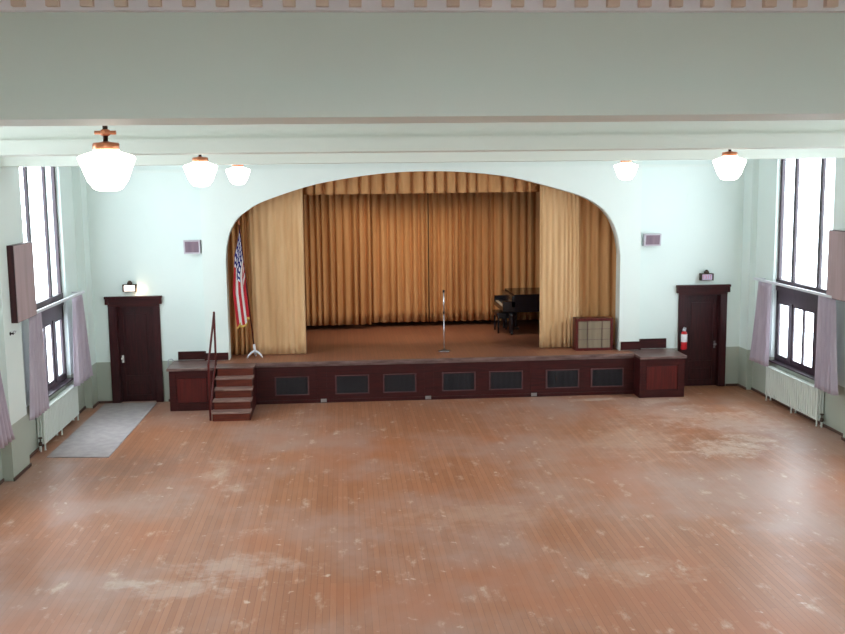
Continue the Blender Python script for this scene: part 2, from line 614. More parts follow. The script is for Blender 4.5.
# cornice with dentils at the head of the nearest beam
root = struct_root('trim_5', (0, 5.7, 5.5), 'white cornice with a row of tan dentils along the top of the nearest beam')
MB().box(XL, XR, 5.735, 5.805, 5.520, ZC).build('fascia', M['cornice'], root)
MB().box(XL, XR, 5.66, 5.735, 5.594, ZC).build('crown', M['cornice'], root)
k = -14
while True:
    x = 0.45 + k * 0.1765
    k += 1
    if x > 3.6: break
    if x < -2.6: continue
    MB().box(x - .034, x + .034, 5.69, 5.736, 5.535, 5.595, bevel=.006).build('dentil', M['tan'], root)
# small moulding at the top of the wall above the arch and the beam nearest to it
struct('trim_6', MB().box(XL, PX0, YB - .05, YB, 4.80, 4.86).box(PX1, XR, YB - .05, YB, 4.80, 4.86), M['mint'])
struct('trim_7', MB().box(PX0, PX1, YP - .05, YP, 4.83, 4.88), M['mint'])

# baseboards
for nm, xs, sg in (('baseboard_left', XL, 1), ('baseboard_right', XR, -1)):
    mb = MB()
    pd = 0.165 if sg > 0 else 0.13
    y = YR
    for a, b in [(0.6, 1.4), (5.76, 6.6), (10.9, 11.75), (16.05, 16.9), (21.25, YB)]:
        mb.box(xs, xs + sg * .02, y, a, 0, .05)
        mb.box(xs + sg * pd, xs + sg * (pd + .02), a - .02, b + .02, 0, .05)
        y = b
    struct(nm, mb, M['base'])
struct('baseboard_back', MB().box(XL, -4.88, YB - .02, YB, 0, .05).box(-3.74, -3.5, YB - .02, YB, 0, .05)
       .box(8.36, XR, YB - .02, YB, 0, .05), M['base'])
# dark skirting along the wall above the stage-side blocks
struct('trim_8', MB().box(-3.50, PX0, YB - .03, YB, ZS + .01, 1.065).box(PX0 - .03, PX0, YP - .03, YB - .03, ZS + .01, 1.065)
       .box(PX0, -2.44, YP - .03, YP, ZS + .01, 1.045), M['mahog'], 'dark skirting on the wall left of the stage opening')
struct('trim_9', MB().box(PX1 + .03, 7.0, YB - .03, YB, ZS + .01, 1.10).box(PX1, PX1 + .03, YP - .03, YB, ZS + .01, 1.10)
       .box(5.95, PX1, YP - .03, YP, ZS + .01, 1.07), M['mahog'], 'dark skirting on the wall right of the stage opening')


# ------------------------------------------------------------------ doors
def door(idx, x0, x1, knob_x, knob_mat, label):
    root = struct_root('door_%d' % idx, ((x0 + x1) / 2, YB, 0), label)
    cw = .15
    c = MB().box(x0 - cw, x0 + .02, YB - .035, YB + .02, 0, DZ - .02, .006)
    c.box(x1 - .02, x1 + cw - .02, YB - .035, YB + .02, 0, DZ - .02, .006)
    c.box(x0 - .005, x0 + .03, YB + .0, YB + .2, 0, DZ).box(x1 - .03, x1 + .005, YB, YB + .2, 0, DZ)
    c.box(x0, x1, YB, YB + .2, DZ - .03, DZ)
    c.build('casing', M['mahog_v'], root)
    li = MB().box(x0 - cw, x1 + cw - .02, YB - .045, YB + .02, DZ - .02, DZ + .15, .006)
    li.box(x0 - cw - .06, x1 + cw + .04, YB - .085, YB + .02, DZ + .15, DZ + .20, .008)
    li.box(x0 - cw - .05, x0 - cw + .02, YB - .07, YB + .01, DZ + .03, DZ + .15, .006)
    li.box(x1 + cw - .04, x1 + cw + .03, YB - .07, YB + .01, DZ + .03, DZ + .15, .006)
    li.build('lintel', M['mahog'], root)
    yl = YB + .10
    a, b = x0 + .03, x1 - .03
    lf = MB()
    st = .10
    lf.box(a, a + st, yl, yl + .045, .003, DZ - .03, .004).box(b - st, b, yl, yl + .045, .003, DZ - .03, .004)
    for z0, z1 in ((.003, .14), (.44, .56), (DZ - .15, DZ - .03)):
        lf.box(a + st, b - st, yl, yl + .045, z0, z1, .004)
    leaf = lf.build('leaf', M['mahog_v'], root)
    for z0, z1 in ((.14, .44), (.56, DZ - .15)):
        MB().box(a + st, b - st, yl + .014, yl + .034, z0, z1).box(a + st + .05, b - st - .05, yl + .006, yl + .03, z0 + .05, z1 - .05, .006) \
            .build('panel', M['mahog_v'], leaf)
    MB().lathe((knob_x, yl, .93), [(.012, 0), (.012, -.03), (.026, -.04), (.032, -.055), (.024, -.07), (.008, -.074)], 16, 'Y') \
        .box(knob_x - .022, knob_x + .022, yl - .006, yl, .84, 1.0, .003).build('knob', knob_mat, leaf)
    return root


door(1, DL[0], DL[1], DL[0] + .085, M['porc'], 'dark mahogany panelled door left of the stage')
door(2, DR[0], DR[1], DR[1] - .085, M['steel'], 'dark mahogany panelled door right of the stage')


# ------------------------------------------------------------------ windows
def window(idx, side, y0, y1, label):
    xs, sg = (XL, -1) if side == 'left' else (XR, 1)
    root = struct_root('window_%d' % idx, (xs, (y0 + y1) / 2, WZ0), label)

    def b(mb, d0, d1, a0, a1, z0, z1, bev=0.004):
        return mb.box(xs + sg * d0, xs + sg * d1, a0, a1, z0, z1, bev)
    d0, d1 = .075, .135
    m1, m2 = y0 + .66, y1 - .70
    fr = MB()
    b(fr, d0, d1, y0, y0 + .09, WZ0, WZ1); b(fr, d0, d1, y1 - .09, y1, WZ0, WZ1)
    b(fr, d0, d1, y0, y1, WZ1 - .1, WZ1)
    b(fr, d0 - .02, d1, y0, y1, 2.27, 2.50)                # rail between upper and lower lights
    b(fr, d0, d1, y0, y1, 2.06, 2.27)
    b(fr, d0, d1, y0, y1, WZ0, WZ0 + .10)
    fr.build('window_frame', M['winframe'], root)
    for m in (m1, m2):
        b(MB(), d0, d1 - .01, m - .055, m + .055, 2.50, WZ1 - .1).build('mullion', M['winframe'], root)
        b(MB(), d0 - .015, d1 - .01, m - .075, m + .075, WZ0 + .1, 2.06).build('mullion', M['winframe'], root)
    # upper lights
    for a0, a1 in ((y0 + .09, m1 - .055), (m1 + .055, m2 - .055), (m2 + .055, y1 - .09)):
        b(MB(), d0 + .03, d0 + .036, a0, a1, 2.50, WZ1 - .1, 0).build('pane', M['glass'], root)
    # lower casements, the wide one in two leaves, each with its own stiles and pane
    mid = (m1 + m2) / 2
    for a0, a1 in ((y0 + .09, m1 - .075), (m1 + .075, mid), (mid, m2 - .075), (m2 + .075, y1 - .09)):
        s = MB()
        w = .035
        b(s, d0 + .005, d1 - .02, a0, a0 + w, WZ0 + .1, 2.06); b(s, d0 + .005, d1 - .02, a1 - w, a1, WZ0 + .1, 2.06)
        b(s, d0 + .005, d1 - .02, a0 + w, a1 - w, WZ0 + .1, WZ0 + .16); b(s, d0 + .005, d1 - .02, a0 + w, a1 - w, 2.00, 2.06)
        sash = s.build('sash', M['winframe'], root)
        b(MB(), d0 + .025, d0 + .031, a0 + w, a1 - w, WZ0 + .16, 2.0, 0).build('pane', M['glass'], sash)
    b(MB(), -.05, d0 + .01, y0 + .002, y1 - .002, WZ0 - .0, WZ0 + .03).build('window_sill', M['winframe'], root)
    # daylight portal: guides the sampling of the sky through this opening
    ld = bpy.data.lights.new('window_portal', 'AREA')
    ld.shape = 'RECTANGLE'
    ld.size, ld.size_y = WZ1 - WZ0, y1 - y0
    ld.cycles.is_portal = True
    lo = bpy.data.objects.new('window_portal', ld)
    COL.objects.link(lo)
    lo.location = (xs + sg * .2, (y0 + y1) / 2, (WZ0 + WZ1) / 2)
    lo.rotation_euler = (0, PI / 2 if side == 'right' else -PI / 2, 0)
    return root


n = 0
for k, (y0, y1) in enumerate(WIN_Y):
    for side in ('left', 'right'):
        n += 1
        window(n, side, y0, y1, 'tall dark-framed window in the %s wall%s' % (side, ' nearest the stage' if k == 0 else ', bay %d from the stage' % (k + 1)))


for a, b in REAR_FILL:                     # unseen windows added in the rear wall to brighten hall and stage
    n += 1
    root = struct_root('window_%d' % n, ((a + b) / 2, YR, 3.45), 'unseen window added in the rear wall to brighten the hall')
    fr = MB().box(a, a + .08, YR - .15, YR - .08, 3.45, 5.3).box(b - .08, b, YR - .15, YR - .08, 3.45, 5.3)
    fr.box(a, b, YR - .15, YR - .08, 3.45, 3.55).box(a, b, YR - .15, YR - .08, 5.2, 5.3).box((a + b) / 2 - .04, (a + b) / 2 + .04, YR - .15, YR - .08, 3.55, 5.2)
    fr.build('window_frame', M['winframe'], root)
    for c0, c1 in ((a + .08, (a + b) / 2 - .04), ((a + b) / 2 + .04, b - .08)):
        MB().box(c0, c1, YR - .12, YR - .114, 3.55, 5.2).build('pane', M['glass'], root)
    ld = bpy.data.lights.new('window_portal', 'AREA')
    ld.shape = 'RECTANGLE'
    ld.size, ld.size_y = b - a, 1.85
    ld.cycles.is_portal = True
    lo = bpy.data.objects.new('window_portal', ld)
    COL.objects.link(lo)
    lo.location = ((a + b) / 2, YR - .2, 4.375)
    lo.rotation_euler = (PI / 2, 0, PI)

# ------------------------------------------------------------------ window drapes, rods, radiators
def drape(fn_xy, n_pleat, z0, z1, amp, seed, nv=14, flare=0.0, per=9, crease=0.0):
    """fn_xy(s) -> (x, y, nx, ny) along the track; a pleated sheet"""
    rnd = random.Random(seed)
    ph = [0.0]
    for i in range(n_pleat):
        ph.append(ph[-1] + rnd.uniform(0.65, 1.35))
    tot = ph[-1]
    am = [rnd.uniform(.55, 1.1) for _ in range(n_pleat + 1)]
    nu = n_pleat * per
    wob = [rnd.uniform(-.5, .5) for _ in range(n_pleat + 2)]

    def f(s, t):
        q = s * tot
        i = 0
        while i < n_pleat - 1 and ph[i + 1] < q: i += 1
        loc = (q - ph[i]) / (ph[i + 1] - ph[i])
        w = math.sin(2 * PI * loc)
        w = math.copysign(abs(w) ** 0.75, w)
        if crease > 0:      # broad rounded folds parted by narrow deep creases
            w = -(1 - 2 * math.exp(-((loc - .5) / crease) ** 2)) * .8 + .2 * w
        a = am[i] * (1 - loc) + am[i + 1] * loc
        ss = s + (wob[i] * (1 - loc) + wob[i + 1] * loc) * 0.25 / n_pleat * (1 - t)
        ss = min(max(ss, 0), 1)
        x, y, nx, ny = fn_xy(ss, t)
        d = amp * a * w * (0.75 + 0.25 * (1 - t) + flare * (1 - t))
        return (x + nx * d, y + ny * d, z0 + (z1 - z0) * t)
    mb = MB()
    mb.grid(nu, nv, f)
    return mb


def solid(o, th=0.006):
    m = o.modifiers.new('thick', 'SOLIDIFY')
    m.thickness = th
    m.offset = 0
    return o


def window_drape(side, yt0, yt1, yb0, yb1, z0, label, seed, group='lavender-grey drapes at the hall windows'):
    xs, sg = (XL + .225, 1) if side == 'left' else (XR - .225, -1)

    def fn(s, t):
        a = yb0 + (yb1 - yb0) * s
        b = yt0 + (yt1 - yt0) * s
        u = t ** 0.8
        return (xs, a * (1 - u) + b * u, sg, 0.0)
    o = solid(drape(fn, 6, z0, 2.44, .055, seed, 16, .25, 12, .2).build('window_drape', M['lav'], None, (xs, (yt0 + yt1) / 2, z0), normals=False))
    return tag(o, label, 'curtain', group)


window_drape('right', 19.92, 20.5, 19.98, 20.84, .74, 'lavender-grey pleated drape on the right wall, hanging at the stage end of the window', 3)
window_drape('right', 17.25, 17.85, 17.05, 17.85, .76, 'lavender-grey pleated drape on the right wall, below the brown board', 4)
window_drape('left', 17.2, 17.8, 16.92, 17.92, .76, 'lavender-grey pleated drape on the left wall, below the brown board', 5)
window_drape('left', 19.98, 20.55, 19.8, 21.05, .74, 'lavender-grey drape flaring out on the left wall near the dark door', 6)
window_drape('left', 20.0 - BAY, 20.5 - BAY, 20.1 - BAY, 21.15 - BAY, .70, 'lavender-grey drape cut by the left edge of the view, nearest the camera', 8)


def curtain_rod(side, y0, y1, label):
    xs, sg = (XL, 1) if side == 'left' else (XR, -1)
    r = thing('curtain_rod', label, 'curtain rod', (xs, (y0 + y1) / 2, 2.42), 'white curtain rods over the lower windows')
    MB().box(xs + sg * .21, xs + sg * .245, y0, y1, 2.445, 2.495, .004).build('rail', M['white_metal'], r)
    for y in (y0 + .02, y1 - .02):
        MB().box(xs - sg * .0, xs + sg * .22, y - .012, y + .012, 2.445, 2.475).build('bracket', M['white_metal'], r)


curtain_rod('left', 17.3, 20.75, 'white curtain rod across the window on the left wall')
curtain_rod('right', 17.3, 20.75, 'white curtain rod across the window on the right wall')
curtain_rod('left', 17.3 - BAY, 20.75 - BAY, 'white curtain rod on the left wall, bay nearer the camera')


def radiator(side, label):
    xs, sg = (XL + .02, 1) if side == 'left' else (XR - .02, -1)
    y0, y1 = 17.86, 20.22
    r = thing('radiator', label, 'radiator', (xs + sg * .1, (y0 + y1) / 2, 0), 'cast-iron radiators under the windows')
    nsec = 24
    p = (y1 - y0) / nsec
    sec = MB()
    for i in range(nsec):
        ya = y0 + i * p
        for d in (.018, .066, .114):
            sec.box(xs + sg * (d - .016), xs + sg * (d + .016), ya + .020, ya + p - .020, .14, .70, .010)
        sec.box(xs + sg * .004, xs + sg * .13, ya + .012, ya + p - .012, .655, .715, .012)
        sec.box(xs + sg * .004, xs + sg * .13, ya + .012, ya + p - .012, .115, .165, .012)
    sec.box(xs + sg * .055, xs + sg * .075, y0 + .01, y1 - .01, .67, .70).box(xs + sg * .055, xs + sg * .075, y0 + .01, y1 - .01, .125, .155)
    sec.build('sections', M['rad'], r)
    for y in (y0 + p * .5, y0 + p * 11.5, y1 - p * .5):
        for d in (.022, .11):
            MB().tube([(xs + sg * d, y, .13), (xs + sg * d, y, .03), (xs + sg * d, y, 0)], [.016, .014, .022]).build('foot', M['rad'], r)
    yy = y0 - .06
    MB().tube([(xs + sg * .065, yy, 0), (xs + sg * .065, yy, .14), (xs + sg * .065, y0 + .02, .14)], .017).build('supply_pipe', M['rad'], r)
    MB().lathe((xs + sg * .065, yy, .14), [(.03, -.03), (.034, .0), (.03, .03), (.012, .04), (.012, .09), (.035, .095), (.035, .115), (.01, .12)], 14) \
        .build('valve', M['iron'], r)


radiator('left', 'pale green ribbed radiator under the left window')
radiator('right', 'pale green ribbed radiator under the right window')

# brown boards on the side walls
for side, y0, y1, z0, z1, lab in (('left', 16.42, 17.42, 2.44, 3.66, 'brown rectangular board hanging on the left wall beside the window'),
                                  ('right', 16.4, 17.52, 2.44, 3.64, 'brown rectangular board hanging on the right wall at the edge of view')):
    xs, sg = (XL + .165, 1) if side == 'left' else (XR - .13, -1)
    r = thing('wall_board', lab, 'wall board', (xs, (y0 + y1) / 2, z0), 'brown boards on the side walls')
    MB().box(xs + sg * .0, xs + sg * .10, y0, y1, z0, z1, .006).build('case', M['mahog_v'], r)
    MB().box(xs + sg * .10, xs + sg * .112, y0 + .012, y1 - .012, z0 + .012, z1 - .012, .003).build('face', M['board'], r)

# hook with a pale loop on the left pilaster
xs = XL + .165
r = thing('tieback_hook', 'small dark hook with a pale loop on the left pilaster below the brown board', 'hook', (xs, 16.35, 2.28))
MB().lathe((xs - .004, 16.33, 2.29), [(.03, 0), (.03, .012), (.012, .016), (.012, .04), (.022, .05), (.01, .06)], 12, 'X').build('knob', M['black'], r)
MB().tube([(xs + .03, 16.34, 2.29), (xs + .035, 16.44, 2.28), (xs + .035, 16.52, 2.305), (xs + .03, 16.44, 2.315), (xs + .03, 16.36, 2.30)], .008, 6).build('loop', M['cord'], r)


# ------------------------------------------------------------------ pendant lamps
def lamp(x, y, label):
    r = thing('pendant_lamp', label, 'lamp', (x, y, 4.535), 'lit schoolhouse globes under the ceiling')
    z = 4.535
    MB().lathe((x, y, z), [(.02, .016), (.07, .02), (.10, .034), (.142, .09), (.18, .19), (.199, .236), (.202, .254), (.187, .270),
                           (.12, .292), (.094, .300), (.086, .315), (.086, .33)], 40).build('globe', M['globe'], r)
    MB().lathe((x, y, z), [(.089, .312), (.093, .318), (.093, .352), (.086, .36), (.045, .364), (.018, .372)], 32).build('holder', M['brass'], r)
    MB().tube([(x, y, z + .37), (x, y, z + .7), (x, y, ZC - .03)], .018, 10).build('stem', M['iron'], r)
    MB().lathe((x, y, z), [(.02, .408), (.034, .414), (.034, .45), (.02, .456)], 14).tube([(x - .075, y, z + .432), (x + .075, y, z + .432)], .014, 8) \
        .tube([(x, y - .075, z + .432), (x, y + .075, z + .432)], .014, 8).build('hanger_collar', M['brass'], r)
    MB().lathe((x, y, ZC), [(.09, 0), (.09, -.015), (.05, -.05), (.02, -.06)], 24).build('canopy', M['brass'], r)


lamp(-1.67, 7.6, 'lit white globe pendant at upper left, the largest and nearest')
lamp(-1.66, 12.5, 'lit white globe pendant on the left, middle one of the row of three')
lamp(-1.68, 17.2, 'lit white globe pendant on the left, the smallest and nearest the stage')
lamp(4.79, 12.5, 'lit white globe pendant on the right, the larger and nearer one in view')
lamp(4.80, 17.2, 'lit white globe pendant on the right, the smaller one nearer the stage')
lamp(4.79, 7.6, 'lit white globe pendant on the right, nearest the gallery of its row')


# ------------------------------------------------------------------ exit signs, wall loudspeakers
def letters(ch, x, z, w, h, y, mb):
    s = .008
    def hbar(zz): mb.box(x, x + w, y - .004, y, zz - s / 2, zz + s / 2)
    def vbar(xx): mb.box(xx - s / 2, xx + s / 2, y - .004, y, z, z + h)
    if ch == 'E':
        vbar(x + s / 2)
        for zz in (z + s / 2, z + h / 2, z + h - s / 2): hbar(zz)
    elif ch == 'I':
        vbar(x + w / 2)
    elif ch == 'T':
        vbar(x + w / 2); hbar(z + h - s / 2)
    elif ch == 'X':
        for a, b in ((x, x + w), (x + w, x)):
            mb.tube([(a, y - .002, z), (b, y - .002, z + h)], s / 2, 6)


def exit_sign(x, z, lit, label):
    r = thing('exit_sign', label, 'exit sign', (x, YB, z), 'small exit lanterns above the doors')
    w, h, d = .28, .15, .11
    y = YB - .01 - d
    c = MB().box(x - w / 2, x - w / 2 + .03, y, YB, z, z + h, .004).box(x + w / 2 - .03, x + w / 2, y, YB, z, z + h, .004)
    c.box(x - w / 2, x + w / 2, y, YB, z + h - .016, z + h, .003).box(x - w / 2, x + w / 2, y, YB, z, z + .014, .003)
    c.build('housing', M['iron'], r)
    face = MB().box(x - w / 2 + .028, x + w / 2 - .028, y + .008, YB - .002, z + .013, z + h - .015).build('face', M['exit_lit' if lit else 'exit_dim'], r)
    L = MB()
    for i, ch in enumerate('EXIT'):
        letters(ch, x - .093 + i * .049, z + .035, .036, .08, y + .008, L)
    L.build('lettering', M['exit_red'], face)
    MB().lathe((x + .0, YB - .06, z + h), [(.055, 0), (.055, .03), (.04, .06), (.015, .08)], 16).box(x - .02, x + .02, YB - .06, YB, z + h + .01, z + h + .05) \
        .build('mount', M['iron'], r)
    if lit:
        ld = bpy.data.lights.new('exit_bulb', 'POINT')
        ld.energy = 1.2; ld.color = (1, .75, .5); ld.shadow_soft_size = .03
        lo = bpy.data.objects.new('exit_bulb', ld)
        COL.objects.link(lo); lo.location = (x + .16, y + .02, z + .02)


exit_sign(-4.42, 2.36, True, 'small lit exit lantern on the wall above the left door')
exit_sign(7.85, 2.36, False, 'small unlit exit lantern on the wall above the right door')


def wall_speaker(x0, x1, z0, z1, label):
    d = .19
    r = thing('wall_loudspeaker', label, 'loudspeaker', ((x0 + x1) / 2, YB, z0), 'small grey loudspeakers on the wall beside the arch')
    y = YB - d
    MB().prism([(YB, z0), (YB, z1), (y + .01, z1), (y + .05, z0)], x0, x1, 'YZ').build('case', M['spk_frame'], r)
    g = .03

    def P(x, z, o=0.0):
        t = (z - z0) / (z1 - z0)
        return (x, y + .05 - .04 * t - o, z)
    mb = MB()
    v = [mb.bm.verts.new(P(*p)) for p in ((x0 + g, z0 + g, .004), (x1 - g, z0 + g, .004), (x1 - g, z1 - g, .004), (x0 + g, z1 - g, .004),
                                           (x0 + g, z0 + g, -.004), (x1 - g, z0 + g, -.004), (x1 - g, z1 - g, -.004), (x0 + g, z1 - g, -.004))]
    for q in ((0, 1, 2, 3), (4, 7, 6, 5), (0, 4, 5, 1), (1, 5, 6, 2), (2, 6, 7, 3), (3, 7, 4, 0)):
        mb.bm.faces.new([v[i] for i in q])
    mb.build('grille', M['spk_cloth'], r)


wall_speaker(-3.27, -2.935, 3.13, 3.41, 'small grey loudspeaker box on the wall left of the arch')
wall_speaker(6.44, 6.80, 3.13, 3.39, 'small grey loudspeaker box on the wall right of the arch')

# ------------------------------------------------------------------ stage
SL, SR = -2.6595, 6.1390
stage = thing('stage', 'dark mahogany stage front with black grilles and a worn board deck', 'stage', (1.75, YS, 0))
MB().box(SX0, SX1, Y1, SYB, ZS - .06, ZS).box(SL, SR, YS - .0, Y1, ZS - .06, ZS).build('deck', M['deck'], stage)
MB().box(SL, SR, YS - .05, YS, ZS - .06, ZS, .012).box(SL, SR, YS - .03, YS + .01, ZS - .10, ZS - .06, .006).build('nosing', M['worn'], stage)
GR = [(-1.46, -.76), (-.21, .49), (.79, 1.48), (2.03, 2.73), (3.03, 3.74), (4.24, 4.95), (5.21, 5.91)]
fp = MB()
fp.box(SL, SR, YS, YS + .04, 0, .17).box(SL, SR, YS, YS + .04, .57, ZS - .06)
xa = SL
for a, b in GR:
    fp.box(xa, a, YS, YS + .04, .17, .57)
    xa = b
fp.box(xa, SR, YS, YS + .04, .17, .57)
fp.box(SL, SR, YS - .015, YS, 0, .07, .004)
for xx in (-.49, 1.75, 4.0):          # joints where the front is made in sections
    fp.box(xx - .10, xx + .10, YS - .008, YS, .07, ZS - .10, .003)
fp.build('front_panel', M['mahog'], stage)
for a, b in GR:
    g = MB()
    for (x0, x1, z0, z1) in ((a, b, .17, .19), (a, b, .55, .57), (a, a + .02, .19, .55), (b - .02, b, .19, .55)):
        g.box(x0 - .004, x1 + .004, YS - .014, YS + .01, z0, z1, .003)
    go = g.build('vent_grille', M['trimline'], stage)
    s = MB().box(a - .03, b + .03, YS + .041, YS + .05, .15, .59)
    k = a + .035
    while k < b - .025:
        s.box(k - .004, k + .004, YS + .008, YS + .042, .19, .55)
        k += .026
    s.build('mesh', M['grille'], go)
for x in (-.46, 1.73, 3.98):
    MB().box(x - .06, x + .06, YS - .024, YS - .014, .012, .085, .003).box(x - .045, x - .01, YS - .028, YS - .02, .03, .068).box(x + .01, x + .045, YS - .028, YS - .02, .03, .068) \
        .build('outlet_plate', M['steel'], stage)


def side_block(x0, x1, label, ol, orr):
    yf = 20.75
    zt = ZS - .005
    r = thing('stage_side_block', label, 'stage block', ((x0 + x1) / 2, yf, 0), 'panelled blocks at the ends of the stage')
    b = MB().box(x0, x1, yf, YB - .005, 0, zt - .05)
    for (a0, a1, z0, z1) in ((x0, x0 + .14, .0, zt - .05), (x1 - .14, x1, .0, zt - .05), (x0 + .14, x1 - .14, 0, .16), (x0 + .14, x1 - .14, zt - .2, zt - .05)):
        b.box(a0, a1, yf - .025, yf, z0, z1, .004)
    b.build('carcass', M['mahog'], r)
    MB().box(x0 + .15, x1 - .15, yf - .012, yf + .002, .17, zt - .21, .004).build('front_panel', M['mahog_red'], r)
    MB().box(x0 - ol, x1 + orr, yf - .06, YB - .035, zt - .05, zt + .005, .012).build('top', M['worn'], r)


side_block(-3.55, -2.66, 'dark panelled block left of the stage beside the wooden steps', .04, 0)
side_block(6.14, 7.10, 'dark panelled block right of the stage beside the extinguisher', 0, .04)

# steps up to the stage
st = thing('stage_steps', 'five wooden steps with a thin handrail at the left end of the stage', 'steps', (-2.22, 19.7, 0))
NX0, NX1 = -2.60, -1.84
run, rise = .25, ZS / 5
for i in range(5):
    y = 19.72 + i * run
    z = rise * (i + 1)
    MB().box(NX0 + .03, NX1 - .03, y, y + .025, rise * i, z - .03).build('riser', M['riser'], st)
    yb = y + run + .03 if i < 4 else YS - .055
    MB().box(NX0 if i < 4 else -2.65, NX1, y - .035, yb, z - .03, z, .008).build('tread', M['tread'] if i < 4 else M['worn'], st)
for x in (NX0 + .015, NX1 - .045):
    poly = [(19.74, 0)]
    for i in range(5):
        poly += [(19.74 + i * run, rise * (i + 1) - .031), (19.74 + (i + 1) * run if i < 4 else YS - .06, rise * (i + 1) - .031)]
    poly += [(YS - .06, 0)]
    MB().prism(poly, x, x + .03, 'YZ').build('stringer', M['mahog'], st)
rx = NX0 - .03
hr = MB().tube([(rx, 20.95, 1.96), (rx, 19.80, 1.10)], .022, 10).build('handrail', M['mahog_red'], st)
MB().box(rx - .02, rx + .02, 19.78, 19.82, 0, 1.12, .005).build('post', M['mahog_red'], st)
MB().box(rx - .02, rx + .02, 20.93, 20.97, ZS + .004, 1.99, .005).build('post', M['mahog_red'], st)
MB().tube([(rx + .012, 20.95, 1.10), (rx + .012, 19.80, .26)], .018, 8).build('lower_rail', M['mahog_red'], st)

# ------------------------------------------------------------------ stage curtains
def xdrape(x0, x1, y, z0, z1, npl, amp, seed, mat, name, label, group, bulge=0.0, th=.008, per=9, nv=16, crease=0.0):
    def fn(s, t):
        xx = x0 + (x1 - x0) * s
        return (xx, y + bulge * math.sin(PI * s) * (1 - t), 0.0, 1.0)
    o = solid(drape(fn, npl, z0, z1, amp, seed, nv, .1, per, crease).build(name, mat, None, ((x0 + x1) / 2, y, z0), normals=False), th)
    return tag(o, label, 'stage curtain', group)


G1 = 'tan side curtains of the stage'
xdrape(-1.96, -.82, 22.08, ZS + .012, 5.4, 8, .018, 11, M['gold'], 'stage_curtain', 'smooth pale tan stage curtain panel just right of the flag', G1)
xdrape(-2.75, -1.95, 22.20, ZS + .012, 5.4, 6, .085, 12, M['gold_d'], 'stage_curtain', 'deeply folded brown stage curtain behind the flag at far left', G1)
xdrape(4.28, 5.14, 22.08, ZS + .012, 5.4, 8, .02, 13, M['gold'], 'stage_curtain', 'smooth pale tan stage curtain panel between the piano and the speaker cabinet', G1)
xdrape(5.08, 6.2, 22.24, ZS + .012, 5.4, 6, .045, 14, M['gold_d'], 'stage_curtain', 'folded brown stage curtain rising behind the speaker cabinet', G1)
xdrape(-1.0, 4.5, 22.44, 4.30, 5.5, 21, .10, 15, M['gold_d'], 'stage_valance', 'short pleated tan valance hanging across the top of the arch', 'valance', th=.01, per=14, crease=.16)
G2 = 'brown pleated curtains at the back of the stage'
xdrape(-2.4, .70, 25.68, 1.0, 5.8, 18, .11, 16, M['gold_d'], 'backdrop_curtain', 'brown closely pleated backdrop curtain at the left of the stage rear', G2, per=12, crease=.2)
xdrape(.62, 2.16, 25.94, 1.0, 5.8, 8, .10, 17, M['gold_d'], 'backdrop_curtain', 'brown pleated backdrop curtain left of the microphone stand', G2, per=12, crease=.2)
xdrape(2.18, 3.82, 25.94, 1.0, 5.8, 9, .10, 18, M['gold_d'], 'backdrop_curtain', 'brown pleated backdrop curtain right of the microphone stand', G2, per=12, crease=.2)
xdrape(3.72, 6.3, 25.68, 1.02, 5.8, 14, .11, 19, M['gold_d'], 'backdrop_curtain', 'brown closely pleated backdrop curtain behind the piano', G2, per=12, crease=.2)

# ------------------------------------------------------------------ flag
ff = thing('flag_on_stand', 'American flag drooping from a leaning pole in a white three-legged stand', 'flag', (-1.88, 21.72, ZS))
p0, p1 = Vector((-1.905, 21.74, 1.0)), Vector((-2.145, 21.74, 3.70))
MB().tube([p0 + (p0 - p1).normalized() * .06, p1], .016, 10).build('pole', M['mahog_red'], ff)
MB().tube([p1 - Vector((0, 0, .01)), p1 + Vector((-.002, 0, .03)), p1 + Vector((-.005, 0, .07)), p1 + Vector((-.01, 0, .14))], [.012, .025, .022, .002], 10).build('finial', M['brass'], ff)
base = MB()
for a in (-2.75, -.4, 1.57):
    ca, sa = math.cos(a), math.sin(a)
    c0 = Vector((-1.9, 21.74, ZS))
    base.tube([c0 + Vector((ca * .01, sa * .01, .15)), c0 + Vector((ca * .07, sa * .07, .13)), c0 + Vector((ca * .14, sa * .14, .07)), c0 + Vector((ca * .175, sa * .175, .012))], [.026, .024, .02, .014], 8)
base.tube([(-1.895, 21.74, ZS + .08), (-1.917, 21.74, ZS + .30)], .026, 12)
base.build('stand', M['white_metal'], ff)


def flag_pt(u, v):
    zt = 3.60
    z0 = zt - 1.05 * v                             # hoist edge on the pole
    L = 2.02 * (1 - v) + .78 * v
    z = z0 - L * u * (1 - .04 * math.sin(3 * v * PI))
    tpole = (z0 - p0.z) / (p1.z - p0.z)
    hp = p0 + (p1 - p0) * tpole
    tz = (z - p0.z) / (p1.z - p0.z)
    px = (p0 + (p1 - p0) * tz).x
    w = .05 + .22 * min(1.0, (zt - z) / 1.3)
    g = v + .15 * math.sin(4 * PI * v)
    xh = px - w * (1 - g)
    k = min(1.0, u / .25)
    x = hp.x * (1 - k) + xh * k
    y = hp.y - .03 - k * (.10 + .04 * math.cos(4 * PI * v)) - .10 * (1 - v) * k
    return (x, y, z)


fl = solid(MB().grid(40, 104, flag_pt, True).build('flag', flag_mat(), ff, normals=False), .003)
solid(MB().grid(2, 104, lambda u, v: Vector(flag_pt(1, v)) + Vector((0, -.004, -.05 * u + .004))).build('fringe', M['goldfr'], ff, normals=False), .008)

